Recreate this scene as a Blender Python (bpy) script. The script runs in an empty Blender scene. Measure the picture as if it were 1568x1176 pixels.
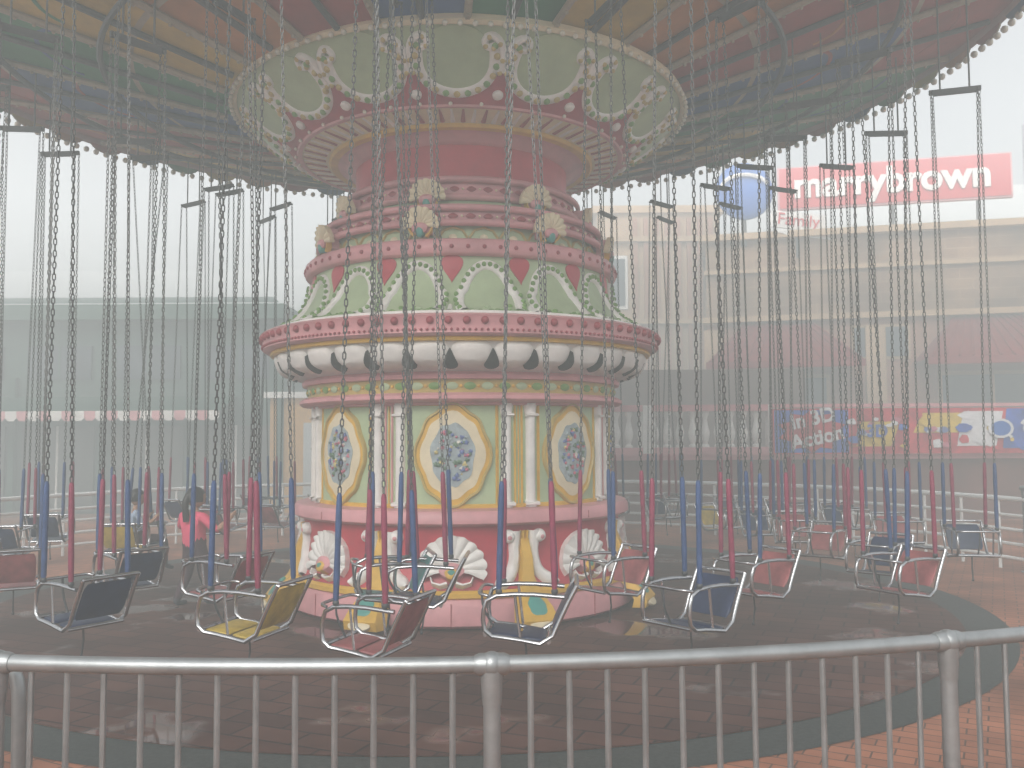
import bpy, math, random
from mathutils import Vector, Matrix, Quaternion
random.seed(7)
R_=math.radians
scene=bpy.context.scene
CX,CY=-0.55,9.8

# ------------------------------------------------------------ materials
MATS={}
def mat(name,col,rough=0.5,var=0.12,nscale=3.0,metal=0.0,bump=0.0,dirt=0.0):
    if name in MATS: return MATS[name]
    m=bpy.data.materials.new(name); m.use_nodes=True
    nt=m.node_tree; b=nt.nodes['Principled BSDF']
    b.inputs['Roughness'].default_value=rough; b.inputs['Metallic'].default_value=metal
    tc=nt.nodes.new('ShaderNodeTexCoord')
    n=nt.nodes.new('ShaderNodeTexNoise'); n.inputs['Scale'].default_value=nscale; n.inputs['Detail'].default_value=4
    n.inputs['Roughness'].default_value=0.65
    nt.links.new(tc.outputs['Object'],n.inputs['Vector'])
    r=nt.nodes.new('ShaderNodeValToRGB')
    r.color_ramp.elements[0].position=0.3; r.color_ramp.elements[1].position=0.7
    r.color_ramp.elements[0].color=tuple(c*(1-var-dirt) for c in col)+(1,)
    r.color_ramp.elements[1].color=tuple(min(1,c*(1+var)) for c in col)+(1,)
    nt.links.new(n.outputs['Fac'],r.inputs['Fac']); nt.links.new(r.outputs['Color'],b.inputs['Base Color'])
    if bump>0:
        bp=nt.nodes.new('ShaderNodeBump'); bp.inputs['Strength'].default_value=bump; bp.inputs['Distance'].default_value=0.02
        n2=nt.nodes.new('ShaderNodeTexNoise'); n2.inputs['Scale'].default_value=nscale*6
        nt.links.new(tc.outputs['Object'],n2.inputs['Vector'])
        nt.links.new(n2.outputs['Fac'],bp.inputs['Height']); nt.links.new(bp.outputs['Normal'],b.inputs['Normal'])
    MATS[name]=m; return m
def brickmat(name,c1,c2,mortar,bw,bh,ms,rough=0.5,puddle=False,rot=0):
    m=bpy.data.materials.new(name); m.use_nodes=True; nt=m.node_tree; b=nt.nodes['Principled BSDF']
    tc=nt.nodes.new('ShaderNodeTexCoord'); mp=nt.nodes.new('ShaderNodeMapping')
    mp.inputs['Rotation'].default_value=rot if isinstance(rot,tuple) else (0,0,rot)
    nt.links.new(tc.outputs['Object'],mp.inputs['Vector'])
    br=nt.nodes.new('ShaderNodeTexBrick'); br.inputs['Scale'].default_value=1
    br.inputs['Brick Width'].default_value=bw; br.inputs['Row Height'].default_value=bh
    br.inputs['Mortar Size'].default_value=ms; br.inputs['Mortar Smooth'].default_value=0.3
    br.inputs['Color1'].default_value=c1+(1,); br.inputs['Color2'].default_value=c2+(1,); br.inputs['Mortar'].default_value=mortar+(1,)
    nt.links.new(mp.outputs['Vector'],br.inputs['Vector'])
    n=nt.nodes.new('ShaderNodeTexNoise'); n.inputs['Scale'].default_value=0.9; n.inputs['Detail'].default_value=7
    nt.links.new(tc.outputs['Object'],n.inputs['Vector'])
    rp=nt.nodes.new('ShaderNodeValToRGB'); rp.color_ramp.elements[0].position=0.32; rp.color_ramp.elements[1].position=0.68
    rp.color_ramp.elements[0].color=(0.5,0.5,0.5,1); rp.color_ramp.elements[1].color=(1.2,1.2,1.2,1)
    nt.links.new(n.outputs['Fac'],rp.inputs['Fac'])
    mx=nt.nodes.new('ShaderNodeMix'); mx.data_type='RGBA'; mx.blend_type='MULTIPLY'; mx.inputs[0].default_value=1
    nt.links.new(br.outputs['Color'],mx.inputs[6]); nt.links.new(rp.outputs['Color'],mx.inputs[7])
    nt.links.new(mx.outputs[2],b.inputs['Base Color'])
    bp=nt.nodes.new('ShaderNodeBump'); bp.inputs['Strength'].default_value=0.5; bp.inputs['Distance'].default_value=0.004
    inv=nt.nodes.new('ShaderNodeMath'); inv.operation='SUBTRACT'; inv.inputs[0].default_value=1
    nt.links.new(br.outputs['Fac'],inv.inputs[1]); nt.links.new(inv.outputs[0],bp.inputs['Height'])
    if puddle:
        n2=nt.nodes.new('ShaderNodeTexNoise'); n2.inputs['Scale'].default_value=0.7; n2.inputs['Detail'].default_value=4
        nt.links.new(tc.outputs['Object'],n2.inputs['Vector'])
        r2=nt.nodes.new('ShaderNodeValToRGB'); r2.color_ramp.elements[0].position=0.57; r2.color_ramp.elements[1].position=0.61
        r2.color_ramp.elements[0].color=(rough,)*3+(1,); r2.color_ramp.elements[1].color=(0.04,)*3+(1,)
        nt.links.new(n2.outputs['Fac'],r2.inputs['Fac']); nt.links.new(r2.outputs['Color'],b.inputs['Roughness'])
        s=nt.nodes.new('ShaderNodeMath'); s.operation='MULTIPLY'; s.inputs[1].default_value=0.8
        nt.links.new(r2.outputs['Color'],s.inputs[0]); nt.links.new(s.outputs[0],bp.inputs['Strength'])
        r3=nt.nodes.new('ShaderNodeValToRGB'); r3.color_ramp.elements[0].position=0.56; r3.color_ramp.elements[1].position=0.61
        r3.color_ramp.elements[0].color=(0.10,)*3+(1,); r3.color_ramp.elements[1].color=(0.55,)*3+(1,)
        nt.links.new(n2.outputs['Fac'],r3.inputs['Fac']); nt.links.new(r3.outputs['Color'],b.inputs['Specular IOR Level'])
    else: b.inputs['Roughness'].default_value=rough; b.inputs['Specular IOR Level'].default_value=0.2
    nt.links.new(bp.outputs['Normal'],b.inputs['Normal'])
    MATS[name]=m; return m

PINK=mat('paint_pink',(0.66,0.31,0.33),0.4,0.10,2.5,dirt=0.12)
RED=mat('paint_red',(0.46,0.03,0.05),0.4,0.12,3,dirt=0.08)
DRED=mat('paint_dark_red',(0.32,0.035,0.05),0.4)
CRIM=mat('paint_crimson',(0.42,0.04,0.07),0.4,dirt=0.08)
WHITE=mat('paint_white',(0.82,0.80,0.77),0.4,0.05,4,dirt=0.12)
CREAM=mat('paint_cream',(0.76,0.66,0.46),0.45,0.06,5,dirt=0.08)
GREEN=mat('paint_pale_green',(0.42,0.52,0.32),0.45,0.07,3,dirt=0.10)
LEAF=mat('paint_leaf_green',(0.16,0.30,0.07),0.45,0.2,14)
YEL=mat('paint_yellow',(0.70,0.42,0.05),0.4,0.1,5,dirt=0.1)
GOLD=mat('paint_gold',(0.48,0.36,0.11),0.35,0.15,8)
TEAL=mat('paint_teal',(0.07,0.30,0.26),0.4)
DARK=mat('dark_triangle',(0.03,0.035,0.03),0.8)
BULB=mat('bulb_glass',(0.70,0.68,0.58),0.15,0.05)
PB=mat('petal_blue',(0.12,0.17,0.38),0.6,0.3,30); PP=mat('petal_pink',(0.5,0.14,0.2),0.6,0.3,30)
PW=mat('petal_white',(0.7,0.66,0.6),0.6,0.2,30); PY=mat('petal_yellow',(0.6,0.5,0.2),0.6,0.2,30); PG=mat('posy_leaf',(0.12,0.2,0.13),0.6,0.3,30)
GREYBL=mat('medallion_ground',(0.34,0.40,0.42),0.6,0.3,12)
C_Y=mat('canvas_yellow',(0.50,0.34,0.04),0.6,0.25,2); C_O=mat('canvas_orange',(0.46,0.17,0.03),0.6,0.25,2)
C_R=mat('canvas_red',(0.32,0.03,0.03),0.6,0.25,2); C_B=mat('canvas_blue',(0.02,0.08,0.26),0.6,0.25,2); C_G=mat('canvas_green',(0.015,0.19,0.07),0.6,0.25,2)
RIB=mat('rib_cream',(0.35,0.30,0.22),0.5,0.2,6)
VAL=mat('valance_pink',(0.42,0.24,0.24),0.5,0.15,4)
STEEL=mat('stainless_steel',(0.36,0.38,0.39),0.38,0.15,9,metal=0.65)
CHROME=mat('chrome_tube',(0.48,0.49,0.51),0.25,0.15,12,metal=0.95)
CHAINM=mat('galvanised_chain',(0.11,0.115,0.115),0.5,0.25,20,metal=0.3)
IRON=mat('dark_iron',(0.06,0.065,0.07),0.5,0.2,10)

# ------------------------------------------------------------ mesh builder
class MB:
    def __init__(s): s.v=[]; s.f=[]; s.mi=[]; s.mats=[]
    def m(s,mt):
        if mt not in s.mats: s.mats.append(mt)
        return s.mats.index(mt)
    def add(s,verts,faces,mt):
        o=len(s.v); i=s.m(mt); s.v.extend([tuple(v) for v in verts])
        for f in faces: s.f.append(tuple(o+k for k in f)); s.mi.append(i)
    def grid(s,rows,mt,closeu=False,closev=False):
        nr=len(rows); nc=len(rows[0]); vs=[p for r in rows for p in r]; fs=[]
        for i in range(nr if closev else nr-1):
            for j in range(nc if closeu else nc-1):
                a=i*nc+j; b=i*nc+(j+1)%nc; c=((i+1)%nr)*nc+(j+1)%nc; d=((i+1)%nr)*nc+j
                fs.append((a,b,c,d))
        s.add(vs,fs,mt)
    def lathe(s,prof,mt,seg=112,c=(0,0)):
        rows=[[(c[0]+r*math.sin(2*math.pi*k/seg),c[1]-r*math.cos(2*math.pi*k/seg),z) for k in range(seg)] for r,z in prof]
        s.grid(rows,mt,closeu=True)
    def box(s,c,sz,mt,rot=None):
        vs=[]
        for x in (-1,1):
            for y in (-1,1):
                for z in (-1,1):
                    p=Vector((x*sz[0]/2,y*sz[1]/2,z*sz[2]/2))
                    if rot is not None: p=rot@p
                    vs.append(p+Vector(c))
        s.add(vs,[(0,1,3,2),(4,6,7,5),(0,4,5,1),(2,3,7,6),(0,2,6,4),(1,5,7,3)],mt)
    def tube(s,pts,r,mt,seg=8,closed=False,rad=None):
        pts=[Vector(p) for p in pts]; n=len(pts); rows=[]
        up=Vector((0,0,1)); prev=None
        for i,p in enumerate(pts):
            if closed: t=(pts[(i+1)%n]-pts[i-1])
            else: t=pts[min(i+1,n-1)]-pts[max(i-1,0)]
            t.normalize()
            if prev is None:
                a=Vector((1,0,0)) if abs(t.z)>0.9 else up
                nrm=t.cross(a).normalized()
            else:
                nrm=(prev-t*prev.dot(t)).normalized()
            prev=nrm; bn=t.cross(nrm); rr=rad[i] if rad else r
            rows.append([p+nrm*rr*math.cos(2*math.pi*k/seg)+bn*rr*math.sin(2*math.pi*k/seg) for k in range(seg)])
        s.grid(rows,mt,closeu=True,closev=closed)
        if not closed:
            o=len(s.v)-len(rows)*seg; i=s.m(mt)
            s.f.append(tuple(o+k for k in range(seg))[::-1]); s.mi.append(i)
            s.f.append(tuple(o+(len(rows)-1)*seg+k for k in range(seg))); s.mi.append(i)
    def ball(s,c,r,mt,su=8,sv=6,sc=(1,1,1)):
        c=Vector(c); rows=[]
        for i in range(sv+1):
            ph=math.pi*i/sv; rows.append([c+Vector((sc[0]*r*math.sin(ph)*math.cos(2*math.pi*k/su),sc[1]*r*math.sin(ph)*math.sin(2*math.pi*k/su),sc[2]*r*math.cos(ph))) for k in range(su)])
        s.grid(rows,mt,closeu=True)
    def build(s,name,parent=None,smooth=True,loc=(0,0,0),rot=(0,0,0)):
        me=bpy.data.meshes.new(name); me.from_pydata(s.v,[],s.f)
        for m in s.mats: me.materials.append(m)
        me.polygons.foreach_set('material_index',s.mi)
        me.polygons.foreach_set('use_smooth',[smooth]*len(s.f)); me.update()
        if smooth:
            try: me.set_sharp_from_angle(angle=R_(45))
            except Exception: pass
        o=bpy.data.objects.new(name,me); scene.collection.objects.link(o)
        o.location=loc; o.rotation_euler=rot
        if parent: o.parent=parent
        return o
def empty(name,loc=(0,0,0),rz=0,parent=None):
    e=bpy.data.objects.new(name,None); scene.collection.objects.link(e); e.location=loc; e.rotation_euler=(0,0,rz); e.empty_display_size=0.2
    if parent: e.parent=parent
    return e
def chaikin(p,it=2,closed=False):
    p=[Vector(q) for q in p]
    for _ in range(it):
        q=[] if closed else [p[0]]
        n=len(p)
        for i in range(n if closed else n-1):
            a,b=p[i],p[(i+1)%n]; q+=[a*0.75+b*0.25,a*0.25+b*0.75]
        if not closed: q.append(p[-1])
        p=q
    return p

class Sec:
    def __init__(s,prof):
        s.p=[Vector(q) for q in prof]; s.cum=[0]
        for a,b in zip(s.p,s.p[1:]): s.cum.append(s.cum[-1]+(b-a).length)
        s.L=s.cum[-1]
    def at(s,v):
        v2=max(0,min(s.L,v)); i=0
        while i<len(s.cum)-2 and v2>s.cum[i+1]: i+=1
        d=(s.p[i+1]-s.p[i]).normalized()
        return s.p[i]+d*(v-s.cum[i])
    def pt(s,th,v,off=0):
        q=s.at(v); d=(s.at(v+0.04)-s.at(v-0.04)).normalized()
        r=q.x+off*d.y; z=q.y-off*d.x
        return Vector((r*math.sin(th),-r*math.cos(th),z))
    def blob(s,mb,th0,v0,outline,mt,off=0.01,dome=0.0,seg=36,rings=4,flute=None):
        Rm=s.at(v0).x; rows=[]
        for i in range(rings+1):
            t=i/rings
            row=[]
            for k in range(seg):
                ph=2*math.pi*k/seg; a,b=outline(ph)
                h=off+dome*math.sqrt(max(0,1-t*t))
                if flute and t>0.15: h+=flute(ph,t)
                row.append(s.pt(th0+a*t/Rm,v0+b*t,h))
            rows.append(row)
        rows.append([s.pt(th0+outline(2*math.pi*k/seg)[0]*1.0/Rm,v0+outline(2*math.pi*k/seg)[1],-0.01) for k in range(seg)])
        mb.grid(rows,mt,closeu=True)
    def fan(s,mb,th0,v0,w,h,mt,off=0.03,n=9,depth=0.02,dome=0.05,a0=-25,a1=205):
        Rm=s.at(v0).x; rows=[]; N=n*8; M=7
        for i in range(M+1):
            t=i/M; row=[]
            for k in range(N+1):
                u=k/N; ph=R_(a0+(a1-a0)*u); f=abs(math.sin(math.pi*n*u))
                r=t*(1+0.07*f*t)
                hh=off+dome*math.sin(min(1,t*1.15)*math.pi*0.8)+depth*t*f
                row.append(s.pt(th0+w*r*math.cos(ph)/Rm,v0+h*r*math.sin(ph),hh))
            rows.append(row)
        rows.append([s.pt(th0+w*1.0*math.cos(R_(a0+(a1-a0)*k/N))/Rm,v0+h*1.0*math.sin(R_(a0+(a1-a0)*k/N)),-0.01) for k in range(N+1)])
        mb.grid(rows,mt)
    def ribbon(s,mb,th0,v0,pts,w,mt,h=0.015,closed=False,taper=None):
        Rm=s.at(v0).x; n=len(pts); rows=[]
        for i in range(n):
            a,b=pts[i]
            if closed: t=Vector(pts[(i+1)%n])-Vector(pts[i-1])
            else: t=Vector(pts[min(i+1,n-1)])-Vector(pts[max(i-1,0)])
            t.normalize(); nn=Vector((-t.y,t.x)); ww=w*(taper(i/(n-1)) if taper else 1)
            row=[]
            for k,(x,y) in enumerate(((-0.5,-0.006),(-0.42,h*0.6),(-0.2,h),(0.2,h),(0.42,h*0.6),(0.5,-0.006))):
                row.append(s.pt(th0+(a+nn.x*ww*x)/Rm,v0+b+nn.y*ww*x,y))
            rows.append(row)
        mb.grid(rows,mt,closev=closed)
    def bead(s,mb,th,v,r,mt,off=0.0,su=8,sv=5): mb.ball(s.pt(th,v,off),r,mt,su,sv)
def oval(a,b,p=2.0):
    def f(ph):
        c,s_=math.cos(ph),math.sin(ph)
        return (a*math.copysign(abs(c)**(2/p),c),b*math.copysign(abs(s_)**(2/p),s_))
    return f

# ------------------------------------------------------------ RIDE
ride=empty('chair_swing_ride',(CX,CY,0))
T=MB()
def tor(R,z,r,mt,sx=1.0):
    T.lathe([(R+r*sx*math.cos(a),z+r*math.sin(a)) for a in [(-math.pi/2+math.pi*i/6) for i in range(7)]],mt)
T.lathe([(1.70,0.03),(1.83,0.03),(1.865,0.06),(1.86,0.22),(1.82,0.285)],PINK)
T.lathe([(1.82,0.285),(1.845,0.30),(1.845,0.34),(1.80,0.36)],YEL)
low=Sec([(1.79,0.36),(1.71,0.50),(1.68,0.70),(1.70,0.92)])
T.lathe([(1.79,0.36),(1.71,0.50),(1.68,0.70),(1.70,0.92)],RED)
T.lathe([(1.70,0.92),(1.76,0.925),(1.80,0.95),(1.80,1.02),(1.77,1.06),(1.58,1.075)],PINK)
T.lathe([(1.60,1.07),(1.60,1.10),(1.58,1.11)],YEL)
pan=Sec([(1.58,1.075),(1.58,2.05)])
T.lathe([(1.58,1.075),(1.58,2.05)],GREEN)
T.lathe([(1.58,2.02),(1.62,2.03),(1.62,2.05),(1.72,2.055),(1.75,2.08),(1.75,2.11),(1.71,2.135),(1.66,2.14)],PINK)
gb=Sec([(1.66,2.14),(1.67,2.26)]); T.lathe([(1.66,2.14),(1.67,2.26)],GOLD)
T.lathe([(1.67,2.26),(1.72,2.265),(1.73,2.30),(1.70,2.33)],PINK)
egg=Sec([(1.70,2.33),(1.80,2.36),(1.93,2.44),(2.00,2.58)])
T.lathe([(1.70,2.33),(1.80,2.36),(1.93,2.44),(2.00,2.58)],WHITE)
T.lathe([(1.98,2.575),(2.05,2.58),(2.06,2.60),(2.05,2.62)],YEL)
cor=Sec([(2.11,2.625),(2.15,2.80)])
T.lathe([(2.05,2.615),(2.10,2.62),(2.13,2.64),(2.125,2.66),(2.145,2.77),(2.16,2.79),(2.13,2.81),(2.03,2.825)],PINK)
skp=[(2.05,2.82),(1.93,2.86),(1.82,2.93),(1.73,3.03),(1.67,3.16),(1.64,3.28),(1.62,3.42)]
sk=Sec(skp); T.lathe(skp,GREEN)
T.lathe([(1.60,3.41),(1.68,3.42),(1.70,3.44),(1.70,3.54),(1.67,3.57),(1.5,3.58)],PINK); rim1=Sec([(1.695,3.43),(1.695,3.56)])
T.lathe([(1.50,3.57),(1.47,3.75)],GREEN)
g1=Sec([(1.50,3.57),(1.47,3.75)])
for z,R in ((3.75,1.55),(3.90,1.52)): tor(R,z,0.035,PINK,1.2)
T.lathe([(1.50,3.74),(1.49,3.90)],PINK); db1=Sec([(1.51,3.74),(1.50,3.90)])
T.lathe([(1.52,3.92),(1.42,3.93),(1.32,3.95),(1.28,4.03)],GREEN); g2=Sec([(1.36,3.93),(1.28,4.03)])
for z,R in ((4.06,1.30),(4.24,1.28)): tor(R,z,0.035,PINK,1.2)
T.lathe([(1.27,4.04),(1.25,4.26)],PINK); db2=Sec([(1.27,4.04),(1.25,4.26)])
T.lathe([(1.25,4.26),(1.17,4.28),(1.17,4.68)],RED)
T.lathe([(1.17,4.62),(1.24,4.64),(1.28,4.69),(1.36,4.70)],PINK)
T.lathe([(1.36,4.70),(1.44,4.70),(1.46,4.72),(1.46,4.74)],YEL)
sp=Sec([(1.46,4.735),(1.76,4.785)]); T.lathe([(1.46,4.735),(1.76,4.785)],CREAM)
T.lathe([(1.74,4.775),(1.79,4.77),(1.80,4.79)],PINK)
car=Sec([(1.79,4.79),(2.00,4.92),(2.22,5.09),(2.42,5.26)])
T.lathe([(1.79,4.79),(2.00,4.92),(2.12,5.013)],CRIM); T.lathe([(2.12,5.013),(2.22,5.09),(2.42,5.26)],GREEN)
T.lathe([(2.42,5.25),(2.45,5.24),(2.48,5.27),(2.46,5.33),(2.3,5.34)],CREAM)
T.build('tower_body',ride)

O=MB()
d=R_(1)
for k in range(8):
    th=k*45*d
    def frame(sc):
        def f(ph):
            c,s_=math.cos(ph),math.sin(ph)
            r=1+0.05*math.cos(4*ph)+0.035*math.cos(8*ph)
            return (0.325*sc*r*math.copysign(abs(c)**0.85,c),0.44*sc*r*math.copysign(abs(s_)**0.85,s_))
        return f
    v0=0.49
    fr=frame(1.0); pan.blob(O,th,v0,fr,YEL,off=0.022,dome=0.0,seg=64)
    pan.blob(O,th,v0,frame(0.86),CREAM,off=0.027,seg=64,dome=0.006)
    pan.ribbon(O,th,v0,[fr(2*math.pi*i/72) for i in range(72)],0.035,GOLD,h=0.04,closed=True)
    pan.blob(O,th,v0,lambda ph:(0.20*(1+0.05*math.sin(7*ph+k))*math.cos(ph),0.29*(1+0.04*math.cos(9*ph))*math.sin(ph)),GREYBL,off=0.037,seg=48)
    rr=random.Random(k)
    for i in range(75):
        a=rr.uniform(0,2*math.pi); q=math.sqrt(rr.random())*0.98
        aa,bb=0.17*q*math.cos(a),0.25*q*math.sin(a)
        mm=rr.choice([PB,PB,PB,PP,PP,PW,PY,PG,PG,PG,GREYBL]); s0=rr.uniform(0.010,0.028)
        n=rr.choice([5,6,3]); p0=rr.random()*6
        pan.blob(O,th+aa/1.58,v0+bb,lambda ph:(s0*(0.8+0.25*math.cos(n*ph+p0))*math.cos(ph),s0*(0.8+0.25*math.cos(n*ph+p0))*math.sin(ph)),mm,off=0.040+i*0.0002,dome=0.006,seg=15,rings=2)
    for sgn in (-1,1):
        tc_=th+(22.5+sgn*4.4)*d
        pan.ribbon(O,tc_,0,[(0,0.0),(0,0.08),(0,0.4),(0,0.75),(0,0.84),(0,0.90),(0,0.97)],0.105,WHITE,h=0.05,taper=lambda t:1.25 if t<0.1 else (0.9 if t<0.7 else (1.15 if t<0.9 else 1.4)))
        pan.ribbon(O,tc_+sgn*0.060,0,[(0,0.0),(0,0.96)],0.016,YEL,h=0.014)
        pan.ribbon(O,tc_-sgn*0.055,0,[(0,0.0),(0,0.96)],0.022,PINK if k%2 else YEL,h=0.018)
        pan.ribbon(O,tc_,0,[(-0.06,0.86),(0.06,0.86)],0.035,WHITE,h=0.07)
        pan.ribbon(O,tc_,0,[(-0.07,0.03),(0.07,0.03)],0.05,WHITE,h=0.065)
    pan.ribbon(O,th+22.5*d,0,[(0,0.0),(0,0.96)],0.014,YEL,h=0.012)
    bp=[(-0.42,0.03),(0.42,0.03),(0.42,0.95),(-0.42,0.95)]
    pts=[]
    for i in range(4):
        a=Vector(bp[i]); b=Vector(bp[(i+1)%4])
        pts+=[tuple(a.lerp(b,j/8)) for j in range(8)]
    pan.ribbon(O,th,0,pts,0.012,YEL,h=0.01,closed=True)
    low.fan(O,th,0.19,0.29,0.31,WHITE,off=0.03,n=11,depth=0.022,dome=0.05,a0=-22,a1=202)
    low.blob(O,th,0.17,oval(0.11,0.085),PINK,off=0.085,dome=0.02)
    low.blob(O,th,0.14,oval(0.06,0.07),YEL,off=0.10,dome=0.02)
    low.blob(O,th,0.14,oval(0.036,0.045),TEAL,off=0.11,dome=0.02)
    for sg in (-1,1):
        low.ribbon(O,th,0,[(sg*0.04,0.05),(sg*0.10,0.03),(sg*0.17,0.05),(sg*0.19,0.10)],0.05,WHITE,h=0.07,taper=lambda t:1-0.6*t)
        c0=th+(22.5*sg)*d
        st=[tuple(q) for q in chaikin([Vector(q) for q in [(-sg*0.10,0.54),(-sg*0.10,0.42),(-sg*0.095,0.28),(-sg*0.14,0.13),(-sg*0.30,0.02)]],2)]
        low.ribbon(O,c0,0,st,0.125,WHITE,h=0.06,taper=lambda t:1.0-0.25*t if t<0.5 else 0.875+0.6*(t-0.5) if t<0.85 else 1.085-5*(t-0.85))
        low.blob(O,c0-sg*0.15/1.7,0.485,oval(0.062,0.062),WHITE,off=0.03,dome=0.05,seg=20)
        low.blob(O,c0-sg*0.155/1.7,0.482,oval(0.022,0.022),PINK,off=0.075,dome=0.012,seg=12)
        low.ribbon(O,c0,0,[(-sg*0.02,0.54),(-sg*0.015,0.36),(-sg*0.04,0.15)],0.03,YEL,h=0.05)
    c0=th+22.5*d
    prof=[(1.72,0.80),(1.80,0.62),(1.80,0.46),(1.88,0.33),(2.02,0.22),(2.10,0.12),(2.08,0.04)]
    rows=[]
    for j,(r,z) in enumerate(prof):
        w=[0.05,0.06,0.08,0.13,0.19,0.22,0.22][j]
        row=[]
        for x in (-1,-0.75,0,0.75,1):
            rr_=r-(0.12 if abs(x)==1 else 0.0)
            a=c0+x*w/r; row.append((rr_*math.sin(a),-rr_*math.cos(a),z))
        rows.append(row)
    O.grid([r[:2] for r in rows],YEL); O.grid([r[1:4] for r in rows],YEL); O.grid([r[3:] for r in rows],YEL)
    fs=Sec([(2.08,0.10),(1.90,0.33)])
    fs.blob(O,c0,0.15,lambda ph:(0.10*math.cos(ph)*(1-0.5*math.sin(ph)),0.14*math.sin(ph)),TEAL,off=0.012,dome=0.02)
    fs.blob(O,c0,-0.02,oval(0.11,0.05),CREAM,off=0.012,dome=0.01)
    O.box(Sec([(1.865,0.03),(1.865,0.28)]).pt(th,0.12,0),(0.006,0.006,0.22),DRED)
    O.box(Sec([(1.802,0.95),(1.802,1.03)]).pt(th,0.04,0),(0.006,0.006,0.07),DRED)
for k in range(64):
    th=k*2*math.pi/64
    gb.blob(O,th,0.06,oval(0.055,0.035),LEAF if k%2 else GREEN,off=0.008,dome=0.01,seg=12,rings=2)
    gb.bead(O,th+math.pi/64,0.06,0.016,YEL,0.004)
for k in range(32):
    th=(k+0.5)*2*math.pi/32
    def eggo(ph):
        c,s_=math.cos(ph),math.sin(ph)
        w=0.188 if s_>0 else 0.188*(1-0.45*(-s_)**1.3)
        return (w*math.copysign(abs(c)**0.6,c),0.155*math.copysign(abs(s_)**0.8,s_))
    egg.blob(O,th,0.265,eggo,WHITE,off=0.004,dome=0.045,seg=30,rings=6)
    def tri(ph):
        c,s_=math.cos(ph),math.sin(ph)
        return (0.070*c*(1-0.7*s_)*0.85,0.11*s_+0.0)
    egg.blob(O,k*2*math.pi/32,0.235,tri,DARK,off=0.034,dome=0.0,seg=24,rings=2)  # near-black flat triangles laid over the white between the egg shapes
for k in range(84):
    th=k*2*math.pi/84
    cor.bead(O,th,0.125,0.036,DRED,0.006,10,6)
    for j in (-0.33,0.0,0.33): cor.bead(O,th+(j+0.17)*2*math.pi/84,0.045,0.014,DRED,0.016,6,4)
for k in range(70):
    th=k*2*math.pi/70; rim1.bead(O,th,0.06,0.022,DRED,0.004)
for k in range(56):
    th=k*2*math.pi/56; db1.blob(O,th,0.08,oval(0.05,0.03,1.4),DRED,off=0.006,dome=0.012,seg=12,rings=2)
    db1.bead(O,th+math.pi/56,0.08,0.013,CREAM,0.004)
for k in range(48):
    th=k*2*math.pi/48; db2.blob(O,th,0.11,oval(0.05,0.03,1.4),DRED,off=0.006,dome=0.012,seg=12,rings=2)
    db2.bead(O,th+math.pi/48,0.11,0.013,CREAM,0.004)
for k in range(32):
    th=k*2*math.pi/32
    g1.ribbon(O,th,0.02,[(-0.14,0.02),(-0.09,0.10),(0,0.13),(0.09,0.10),(0.14,0.02)],0.025,GOLD,h=0.02)
    g1.blob(O,th,0.05,oval(0.04,0.03),CREAM,off=0.01,dome=0.01,seg=10,rings=2)
for k in range(8):
    th=(-10.5+45*k)*d
    for R,z in ((1.60,3.74),(1.37,4.07)):
        ss=Sec([(R-0.02,z-0.2),(R+0.05,z+0.2)])
        ss.fan(O,th,0.17,0.17,0.17,CREAM,off=0.02,n=9,depth=0.016,dome=0.03,a0=-10,a1=190)
        ss.blob(O,th,0.15,oval(0.075,0.05),PINK,off=0.06,dome=0.02,seg=16)
        ss.blob(O,th,0.11,oval(0.035,0.05),TEAL,off=0.075,dome=0.015,seg=14)
        for sg in (-1,1): ss.ribbon(O,th,0.12,[(sg*0.05,-0.05),(sg*0.09,-0.01),(sg*0.12,0.05)],0.04,YEL,h=0.05,taper=lambda t:1-0.5*t)
        O.box(ss.pt(th,0.19,-0.05),(0.18,0.12,0.20),PINK,Matrix.Rotation(th,3,'Z'))
LS=sk.L
for k in range(16):
    th=(11.25+22.5*k)*d
    t2=th+11.25*d
    sk.blob(O,t2,LS-0.14,lambda ph:(0.16*math.cos(ph)*(0.5+0.5*math.sin(ph)),0.14*math.sin(ph)),RED,off=0.012,seg=24)
    pts=[(0.285*math.cos(a),0.19+0.40*math.sin(a)) for a in [R_(-35+250*i/40) for i in range(41)]]
    pts=[(x*(1.05 if y<0.3 else 0.95),y) for x,y in pts]
    sk.ribbon(O,th,0.12,pts,0.10,WHITE,h=0.03)
    for i in range(1,40,2):
        x,y=pts[i]; sk.bead(O,th+x/1.73,0.12+y,0.024,LEAF,0.03,7,5)
    rr=random.Random(k)
    for i in range(26):
        a=rr.uniform(-0.3,0.3); b=abs(rr.gauss(0,0.07))
        sk.blob(O,th+a/1.95,0.05+b,oval(rr.uniform(0.015,0.035),rr.uniform(0.012,0.025)),LEAF if rr.random()<0.8 else GREEN,off=0.012,dome=0.012,seg=8,rings=2)
    sk.ribbon(O,t2,0.0,[(0,0.02),(0,0.2)],0.05,WHITE,h=0.03)
sk.ribbon(O,0,0.03,[(2.05*2*math.pi*i/160,0) for i in range(160)],0.035,WHITE,h=0.02,closed=True)
for k in range(96):
    th=k*2*math.pi/96
    sp.ribbon(O,th,0,[(0,0.03),(0,0.27)],0.05,DRED if k%2 else WHITE,h=0.012,taper=lambda t:1.0-0.7*t)
LC=car.L
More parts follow.
